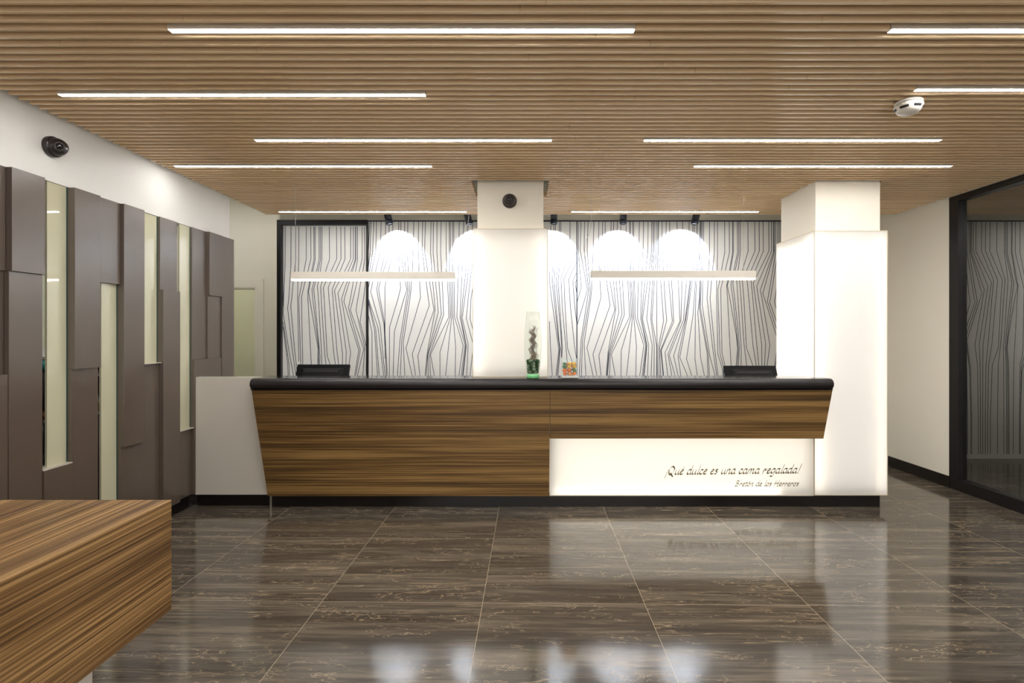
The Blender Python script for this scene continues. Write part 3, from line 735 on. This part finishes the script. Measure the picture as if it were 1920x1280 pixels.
# wood front: left part full height, right part only an upper band
yt_, yb_ = 3.835, 3.925
xs = px(1031.5, 3.84)
def slab(name, x0t, x1t, z_t, x0b, x1b, z_b, ybot, m, th=.02):
    bm = bmesh.new()
    F0 = [(x0t, yt_+oy, z_t), (x1t, yt_+oy, z_t), (x1b, ybot+oy, z_b), (x0b, ybot+oy, z_b)]
    va = [bm.verts.new(p) for p in F0]; vb = [bm.verts.new((p[0], p[1]+th, p[2])) for p in F0]
    bm.faces.new(va); bm.faces.new(vb[::-1])
    for i in range(4): bm.faces.new((va[i], vb[i], vb[(i+1) % 4], va[(i+1) % 4]))
    return obj(name, bm, m, ct, bevel=.001)
slab('front_panel', -2.014, xs-.001, .9165, -1.936, px(1029.5, yb_), .094, yb_, M['zebra'])
yc = yt_+(yb_-yt_)*.45
slab('front_panel', xs+.001, 2.318, .9165, px(1031, yc), px(1544, yc), pz(822, yc), yc, M['zebra'])
bm = bmesh.new(); prism(bm, [(-2.012, .915), (2.30, .915), (2.26, .56), (px(1031, yc)+.002, .56), (px(1031, yc)+.002, .10), (-1.934, .10)], 1, yb_+.022+oy, yb_+.03+oy); bm.free(); bm = bmesh.new()
bx('carcass', (-1.93, YF+.045+oy, .094), (px(1029, YF), 4.08+oy, .915), M['partition'], ct)
bm.free()
bx('shelf_underside', (xs, yc+.022+oy, .54), (2.23, SR[2]+oy-.001, .56), M['zebra'], ct)
bx('carcass', (px(1029, YF)+.002, 4.02+oy, .094), (2.22, 4.08+oy, .915), M['partition'], ct)
bx('plinth', (px(509.5, 3.967), 3.967+oy, 0), (px(1650, 3.967), 4.05+oy, .094), M['black'], ct, .001)
# lit panel with lettering
bm = bmesh.new(); X0, X1 = px(1030.5, YF), SR[0]-.003; zA, zB = .098, .60
v = [bm.verts.new(p) for p in ((X0, YF+oy, zA), (X1, YF+oy, zA), (X1, YF+oy, zB), (X0, YF+oy, zB))]; bm.faces.new(v)
lit = obj('light_panel', bm, M['opal'], ct, 'backlit white panel with a written quotation')
bm = bmesh.new(); box(bm, (X0, YF+oy-.001, .094), (X1, YF+.012+oy, .101)); box(bm, (X1-.004, YF+oy-.001, .094), (X1, YF+.06+oy, zB)); obj('panel_rim', bm, M['rim'], lit)
bm = bmesh.new(); box(bm, (X0+.03, YF+.05+oy, .14), (X1-.05, YF+.052+oy, .56)); obj('panel_backlight', bm, M['bl_low'] if 'bl_low' in M else emit('panel_backlight', (255, 249, 236), .5), lit)
bm = bmesh.new(); box(bm, (X0+.02, YF+.03+oy, .118), (X1-.25, YF+.036+oy, .126)); box(bm, (X0+.02, YF+.03+oy, .582), (X1-.03, YF+.036+oy, .59)); obj('led_row', bm, emit('panel_led_row', (255, 250, 238), 5), lit)

# calligraphic stroke alphabet (unit = x-height), drawn with a slanted nib
G = {
 'a': (.95, [[(.75,.95),(.45,1.0),(.15,.7),(.08,.3),(.25,.02),(.5,.15),(.72,.6)], [(.82,1.0),(.68,.3),(.72,.02),(.92,.12)]]),
 'c': (.8, [[(.7,.85),(.45,1.0),(.18,.75),(.1,.3),(.28,.02),(.65,.15)]]),
 'd': (.98, [[(.75,.95),(.45,1.0),(.15,.7),(.08,.3),(.25,.02),(.5,.15),(.72,.6)], [(.98,1.85),(.7,.3),(.74,.02),(.94,.12)]]),
 'e': (.8, [[(.12,.5),(.5,.62),(.66,.82),(.48,1.0),(.2,.78),(.1,.32),(.28,.02),(.66,.14)]]),
 'é': (.8, [[(.12,.5),(.5,.62),(.66,.82),(.48,1.0),(.2,.78),(.1,.32),(.28,.02),(.66,.14)], [(.5,1.25),(.75,1.55)]]),
 'g': (.95, [[(.75,.95),(.45,1.0),(.15,.7),(.08,.3),(.25,.05),(.5,.2),(.72,.6)], [(.82,1.0),(.62,-.3),(.35,-.62),(.05,-.5)]]),
 'l': (.5, [[(.55,1.85),(.22,.3),(.26,.02),(.46,.12)]]),
 'm': (1.45, [[(.25,1.0),(.08,0)], [(.15,.5),(.5,.98),(.68,.85),(.55,0)], [(.62,.5),(.98,.98),(1.15,.85),(1.05,.1),(1.3,.1)]]),
 'n': (.98, [[(.25,1.0),(.08,0)], [(.15,.5),(.5,.98),(.72,.85),(.62,.1),(.86,.1)]]),
 'o': (.85, [[(.5,1.0),(.2,.8),(.08,.35),(.25,.02),(.52,.1),(.7,.5),(.68,.88),(.5,1.0)]]),
 'ó': (.85, [[(.5,1.0),(.2,.8),(.08,.35),(.25,.02),(.52,.1),(.7,.5),(.68,.88),(.5,1.0)], [(.5,1.25),(.75,1.55)]]),
 'r': (.8, [[(.3,1.05),(.05,-.1)], [(.02,.45),(.45,.95),(.5,.65),(.8,.95)]]),
 's': (.72, [[(.62,.88),(.4,1.0),(.2,.8),(.5,.45),(.45,.12),(.08,.05)]]),
 't': (.6, [[(.42,1.5),(.2,.2),(.3,.0),(.5,.12)], [(.1,1.0),(.6,1.05)]]),
 'u': (.98, [[(.22,1.0),(.1,.3),(.25,.02),(.5,.2),(.72,.7)], [(.8,1.0),(.68,.25),(.76,.02),(.95,.12)]]),
 'B': (1.15, [[(.45,1.75),(.1,0)], [(.25,1.6),(.7,1.75),(.9,1.45),(.65,1.05),(.3,.95)], [(.6,1.0),(.85,.6),(.6,.1),(.0,0)]]),
 'H': (1.45, [[(.5,1.7),(.05,0)], [(1.35,1.75),(1.0,.05),(1.25,.05)], [(.1,.8),(1.3,.95)]]),
 'Q': (1.35, [[(.75,1.75),(.35,1.5),(.12,.8),(.3,.1),(.7,.05),(1.05,.6),(1.12,1.3),(.75,1.75)], [(.5,.35),(.8,-.1),(1.1,-.45)]]),
 '!': (.55, [[(.6,1.9),(.3,.45)], [(.18,.1),(.22,0)]]),
 '¡': (.5, [[(.42,1.0),(.46,.9)], [(.32,.6),(.05,-.75)]]),
 ' ': (.62, [])}
def write(text, X_left, X_right, Zbase, xh, nib, slope, name):
    total = sum(G[c][0] for c in text); bm = bmesh.new()
    k = (X_right-X_left)/total; x = X_left
    for c in text+' ':
        adv, strokes = G[c]
        if c == ' ':
            obj(name, bm, M['text'], lit); bm = bmesh.new()
        for sk in strokes:
            P = [Vector(p) for p in sk]; out = []
            for i in range(len(P)-1):
                p0, p1, p2, p3 = P[max(i-1, 0)], P[i], P[i+1], P[min(i+2, len(P)-1)]
                for s in range(4):
                    u = s/4; out.append(.5*((2*p1)+(p2-p0)*u+(2*p0-5*p1+4*p2-p3)*u*u+(3*p1-p0-3*p2+p3)*u**3))
            out.append(P[-1]); pts = []
            for q in out:
                X = x + q[0]*k + q[1]*xh*.22; Z = Zbase + q[1]*xh + (X-X_left)*slope; pts.append((X, Z))
            nx, nz = nib
            for a, b in zip(pts, pts[1:]):
                y0, y1 = YF+oy-.0025, YF+oy-.0005
                if abs((b[0]-a[0])*nz-(b[1]-a[1])*nx) < 1e-9: continue
                quad = [(a[0]-nx, a[1]-nz), (a[0]+nx, a[1]+nz), (b[0]+nx, b[1]+nz), (b[0]-nx, b[1]-nz)]
                prism(bm, quad, 1, y0, y1)
        x += adv*k
    bm.free()
write('¡Qué dulce es una cama regalada!', px(1247, YF), px(1499, YF), pz(889.5, YF), .036, (.0036, .0050), .012, 'word')
write('Bretón de los Herreros', px(1378, YF), px(1497, YF), pz(911, YF), .024, (.0022, .0030), .004, 'word')

# white end board at the left of the counter
t = thing('end_board', 'low white board closing the gap between taupe panels and counter', 'partition', (-2.2, 3.96, 0))
bm = bmesh.new(); prism(bm, [(-2.511+2.2, .094), (-1.936+2.2, .094), (-1.936+2.2, .5), (-2.016+2.2, .912), (-2.016+2.2, .9985), (-2.511+2.2, .9985)], 1, 0, .05); obj('board', bm, M['partition'], t, bevel=.0015)
bx('plinth', (px(371, 4.0)+2.2, .035, 0), (px(505, 4.0)+2.2, .05, .094), M['black'], t, .001)

# ------------------------------------------------------------------ light columns
def light_column(label, P, Sx, z0, z1, yback, warm):
    x0, x1, yf = Sx
    t = thing('light_column', label, 'lamp', ((x0+x1)/2, yf, z0)); cx = (x0+x1)/2
    bm = bmesh.new(); ys = 0; yb = yback-yf
    a = [bm.verts.new((x, y, z)) for z in (0, z1-z0) for x, y in ((x0-cx, yb), (x0-cx, ys), (x1-cx, ys), (x1-cx, yb))]
    for i in range(3): bm.faces.new((a[i], a[i+1], a[i+5], a[i+4]))
    obj('acrylic_cover', bm, M['opal'], t)
    bm = bmesh.new(); hh = z1-z0; e = .0025
    for z in (0, hh-.006):
        box(bm, (x0-cx, -e, z), (x1-cx, .02, z+.006)); box(bm, (x0-cx-e, 0, z), (x0-cx+.02, yb, z+.006)); box(bm, (x1-cx-.016, 0, z), (x1-cx+e, yb, z+.006))
    for x in (x0-cx, x1-cx): box(bm, (x-e, -e, 0), (x+e, e, hh))
    obj('edge_trim', bm, M['rim'], t)
    bm = bmesh.new(); g = .003
    py0, py1 = P[2]-yf, P[3]-yf
    box(bm, (P[0]-cx+.05, py0-g, .05), (P[1]-cx-.05, py0-g+.001, hh-.06))
    obj('backlight', bm, emit('column_backlight', warm, .25), t)
    bm = bmesh.new(); box(bm, (P[0]-cx-g, py0+.03, .05), (P[0]-cx-g+.001, py1-.04, hh-.06)); box(bm, (P[1]-cx+g-.001, py0+.03, .05), (P[1]-cx+g, py1-.04, hh-.06))
    obj('backlight', bm, emit('column_side_backlight', (255, 252, 246), .8), t)
    bm = bmesh.new()
    for x in (P[0]-cx+.012, P[1]-cx-.02): box(bm, (x, py0-g-.002, .03), (x+.008, py0-g, hh-.04))
    if P[0]-x0 > .02:
        for y in (py0+.02, py1-.02): box(bm, (P[0]-cx-g-.002, y, .03), (P[0]-cx-g, y+.008, hh-.04))
    obj('led_row', bm, emit('column_led_row', (255, 251, 244), 4.2), t)
    return t
light_column('glowing white light column rising from the counter around the left pillar', PL, SL, 1.0, pz(428, SL[2]), PL[3]+.035, (255, 250, 240))
light_column('glowing white light column at the right end of the counter, reaching nearly to the floor', PR, SR, .098, pz(432, SR[2]), PR[3]+.02, (255, 251, 245))

# staff desk behind the counter with the two monitors
for lb, a, b in (('white staff desk under the left monitor, behind the reception counter', -1.95, -.42), ('white staff desk under the right monitor, behind the reception counter', .24, 2.22)):
    t = thing('staff_desk', lb, 'desk', ((a+b)/2, 4.55, 0)); h = (b-a)/2
    bx('desktop', (-h, -.42, .715), (h, .25, .74), M['partition'], t, .002)
    for x in (-h+.02, h-.06): bx('leg', (x, .15, 0), (x+.04, .2, .715), M['partition'], t, .001)
def monitor(name, label, xl, xr, ytop, Y):
    X0, X1 = px(xl, Y), px(xr, Y); cx = (X0+X1)/2; wd = X1-X0; ztop = pz(ytop, Y)
    t = thing('monitor', label, 'monitor', (cx, Y+.1, .74), 'monitors on the staff desk')
    tl = math.radians(24); zc = ztop-.74
    Rm = Matrix.Translation((0, -.1, zc)) @ Matrix.Rotation(-tl, 4, 'X')
    def part(name, a, b, m, par, bev):
        bm = bmesh.new(); box(bm, a, b); bmesh.ops.transform(bm, matrix=Rm, verts=bm.verts); return obj(name, bm, m, par, bevel=bev)
    s = part('screen_shell', (-wd/2, 0, -.33), (wd/2, .03, 0), M['plastic'], t, .006)
    bm = bmesh.new(); hh = wd/2
    A = [(-hh+.045, -.0, -.30), (hh-.045, -.0, -.30), (hh-.045, 0, -.035), (-hh+.045, 0, -.035)]; Bq = [(-hh+.07, -.028, -.28), (hh-.07, -.028, -.28), (hh-.07, -.028, -.058), (-hh+.07, -.028, -.058)]
    va = [bm.verts.new(p) for p in A]; vb = [bm.verts.new(p) for p in Bq]; bm.faces.new(vb); bm.faces.new(va[::-1])
    for i in range(4): bm.faces.new((va[i], va[(i+1) % 4], vb[(i+1) % 4], vb[i]))
    bmesh.ops.transform(bm, matrix=Rm, verts=bm.verts); obj('back_housing', bm, M['plastic2'], t, bevel=.003)
    part('vent_slot', (-hh+.085, -.0295, -.078), (hh-.085, -.027, -.066), M['dark'], t, 0)
    part('display', (-hh+.02, .03, -.31), (hh-.02, .032, -.02), M['lens'], t, 0)
    bm = bmesh.new(); box(bm, (-.04, .0, .012), (.04, .025, zc-.2)); obj('stand', bm, M['plastic'], t, bevel=.003)
    bm = bmesh.new(); box(bm, (-.12, -.06, 0), (.12, .12, .014)); obj('base', bm, M['plastic'], t, bevel=.004)
monitor('m', 'black monitor seen from behind over the left part of the counter', 557.5, 655.8, 682.5, 4.42)
monitor('m', 'black monitor seen from behind beside the right light column', 1357.5, 1454.5, 684.8, 4.42)

# ------------------------------------------------------------------ vase, twigs, moss stones
VX, VY = px(999.3, 3.875), 3.876
t = thing('vase', 'tall clear glass vase with a green base standing on the counter', 'vase', (VX, VY, 1.0))
bm = bmesh.new(); sc = 3.875/F
lathe(bm, [(.044, .022), (.047, .03), (.056, .09), (.064, .18), (.066, .25), (.063, .33), (.056, .42), (.048, .50), (.0468, .50), (.0545, .42), (.0615, .33), (.0645, .25), (.0625, .18), (.0545, .09), (.045, .032), (0, .03)], 48)
obj('glass_wall', bm, M['clear'], t)
bm = bmesh.new(); lathe(bm, [(0, 0), (.043, 0), (.046, .004), (.0475, .024), (.044, .029), (0, .029)], 48); obj('base', bm, mat('pale_green_glass', (128, 214, 142), .08, coat=1, noise=.03), t, 'thick pale green glass base')
ico = bmesh.new(); bmesh.ops.create_icosphere(ico, subdivisions=2, radius=.0135)
for v in ico.verts: v.co *= 1+random.uniform(-.13, .13)
st = None; n = 0
for ring, (z, rr, cnt) in enumerate([(.047, .030, 8), (.047, .008, 2), (.068, .034, 9), (.068, .012, 3), (.089, .037, 9), (.089, .014, 3), (.110, .039, 9), (.109, .014, 3), (.128, .040, 9), (.129, .014, 3)]):
    for i in range(cnt):
        a = 2*math.pi*i/cnt+ring*.7
        loc = (VX+rr*math.cos(a), VY+rr*math.sin(a), 1.0+z)
        if st is None:
            st = obj('moss_stone', ico, M['moss']); o = st
        else:
            o = st.copy()
            if n % 3: 
                pass
            C.objects.link(o)
        o.location = loc; o.rotation_euler = (random.random()*6, random.random()*6, 0); s = random.uniform(.85, 1.05); o.scale = (s, s, s*.9)
        tag(o, 'rough green moss stone among those filling the bottom of the vase', 'stone', 'moss stones in the vase')
        if n % 2: 
            o.material_slots[0].link = 'OBJECT'; o.material_slots[0].material = M['moss2']
        n += 1
bm = bmesh.new(); random.seed(11)
path = [(0, .135), (.012, .17), (-.006, .215), (.008, .25), (-.010, .285), (.012, .315), (-.012, .345), (.014, .375), (-.004, .40)]
for i in range(60):
    P = []; ph = random.uniform(0, 6.28); rr = random.uniform(.004, .022); fr = random.uniform(35, 60); top = random.uniform(.30, .405); z = .128
    wig = random.uniform(.2, 1.5)
    while z < top:
        for a, b in zip(path, path[1:]):
            if a[1] <= z <= b[1]: cxp = a[0]+(b[0]-a[0])*(z-a[1])/(b[1]-a[1]); break
        else: cxp = path[0][0]
        amp = rr*(1+.5*math.sin(z*fr))
        P.append((cxp*wig*1.1+amp*math.cos(ph+z*18), amp*math.sin(ph+z*18), z)); z += .008
    if len(P) > 3: tube(bm, P, random.uniform(.0005, .0011), 5)
tw = obj('twig_bundle', bm, M['twig']); tw.location = (VX, VY, 1.0)
tag(tw, 'twisted bundle of dry brown twigs standing in the glass vase', 'twigs')

# ------------------------------------------------------------------ acrylic sweet box and sweets
BX, BY = px(1068, 3.87), 3.885; t = thing('sweet_box', 'clear acrylic box of coloured sweets on the counter', 'box', (BX, BY, 1.0))
hw, dp, hb = .062, .045, .148
bm = bmesh.new(); th = .003
box(bm, (-hw, -dp, .0), (hw, dp, .004)); box(bm, (-hw, -dp, .004), (-hw+th, dp, hb)); box(bm, (hw-th, -dp, .004), (hw, dp, hb)); box(bm, (-hw+th, -dp, .004), (hw-th, -dp+th, hb)); box(bm, (-hw+th, dp-th, .004), (hw-th, dp, hb))
obj('acrylic_wall', bm, M['clear'], t)
bm = bmesh.new(); box(bm, (-hw+th, -dp+th, .004), (hw-th, dp-th, .016)); obj('paper_base', bm, M['white'], t)
cols = {'orange': (238, 120, 28), 'yellow': (236, 190, 40), 'green': (44, 120, 62), 'red': (206, 62, 58), 'light orange': (246, 158, 70)}
cm = {k: mat('sweet_wrapper_'+k.replace(' ', '_'), v, .25, coat=.5, noise=.15, nscale=60) for k, v in cols.items()}
def sweet():
    bm = bmesh.new(); lathe(bm, [(0, -.017), (.009, -.0145), (.0125, -.006), (.0125, .006), (.009, .0145), (0, .017)], 12)
    for s in (-1, 1):
        vs = [bm.verts.new((.012*math.cos(a)*(1 if i % 2 else .8), .006*math.sin(a), s*.027)) for i, a in enumerate([j*math.pi/5 for j in range(10)])]
        c = bm.verts.new((0, 0, s*.016))
        for i in range(10): bm.faces.new((c, vs[i], vs[(i+1) % 10]))
        bm.faces.new(vs)
    return obj('wrapped_sweet', bm, cm['orange'])
s0 = sweet(); random.seed(5); first = True
order = ['orange', 'yellow', 'green', 'orange', 'red', 'light orange', 'yellow', 'orange', 'green', 'light orange', 'orange', 'yellow']
k = 0
for lay, z in enumerate((.034, .058, .082, .104)):
    for (ix, iy) in [(-.036, -.026), (-.002, -.026), (.033, -.026), (-.034, .0), (.0, .002), (.034, .002), (-.034, .026), (.002, .026), (.034, .026)]:
        if lay == 3 and (ix < -.01 and iy < .01): continue
        o = s0 if first else s0.copy()
        if not first: C.objects.link(o)
        first = False
        o.location = (BX+ix+random.uniform(-.003, .003), BY+iy*.75, 1.0+z+random.uniform(-.002, .004)); o.rotation_euler = (random.uniform(-.5, .5), math.pi/2+random.uniform(-.7, .7), random.uniform(-.5, .5)); o.scale = (1, 1, .62) if lay < 3 else (1, 1, .6)
        c = order[(k*5+lay) % len(order)]; o.material_slots[0].link = 'OBJECT'; o.material_slots[0].material = cm[c]
        tag(o, '%s wrapped sweet in the clear box on the counter' % c, 'sweet', '%s sweets in the clear box' % c); k += 1

# ------------------------------------------------------------------ foreground desk block
t = thing('foreground_desk', 'chunky striped wood desk block at the lower left, nearest the viewer', 'desk', (-1.8, 1.2, 0))
X1d = -1.224; y1 = 1.8; ztp, zbt = pz(936.5, 1.8), pz(1142, 1.8)
bx('desktop', (-2.45+1.8, .55-1.2, zbt), (X1d+1.8, y1-1.2, ztp), M['zebra_y'], t, .0015)
bx('leg', (-2.3+1.8, .6-1.2, 0), (-1.25+1.8, 1.5-1.2, zbt), M['partition'], t, .002)
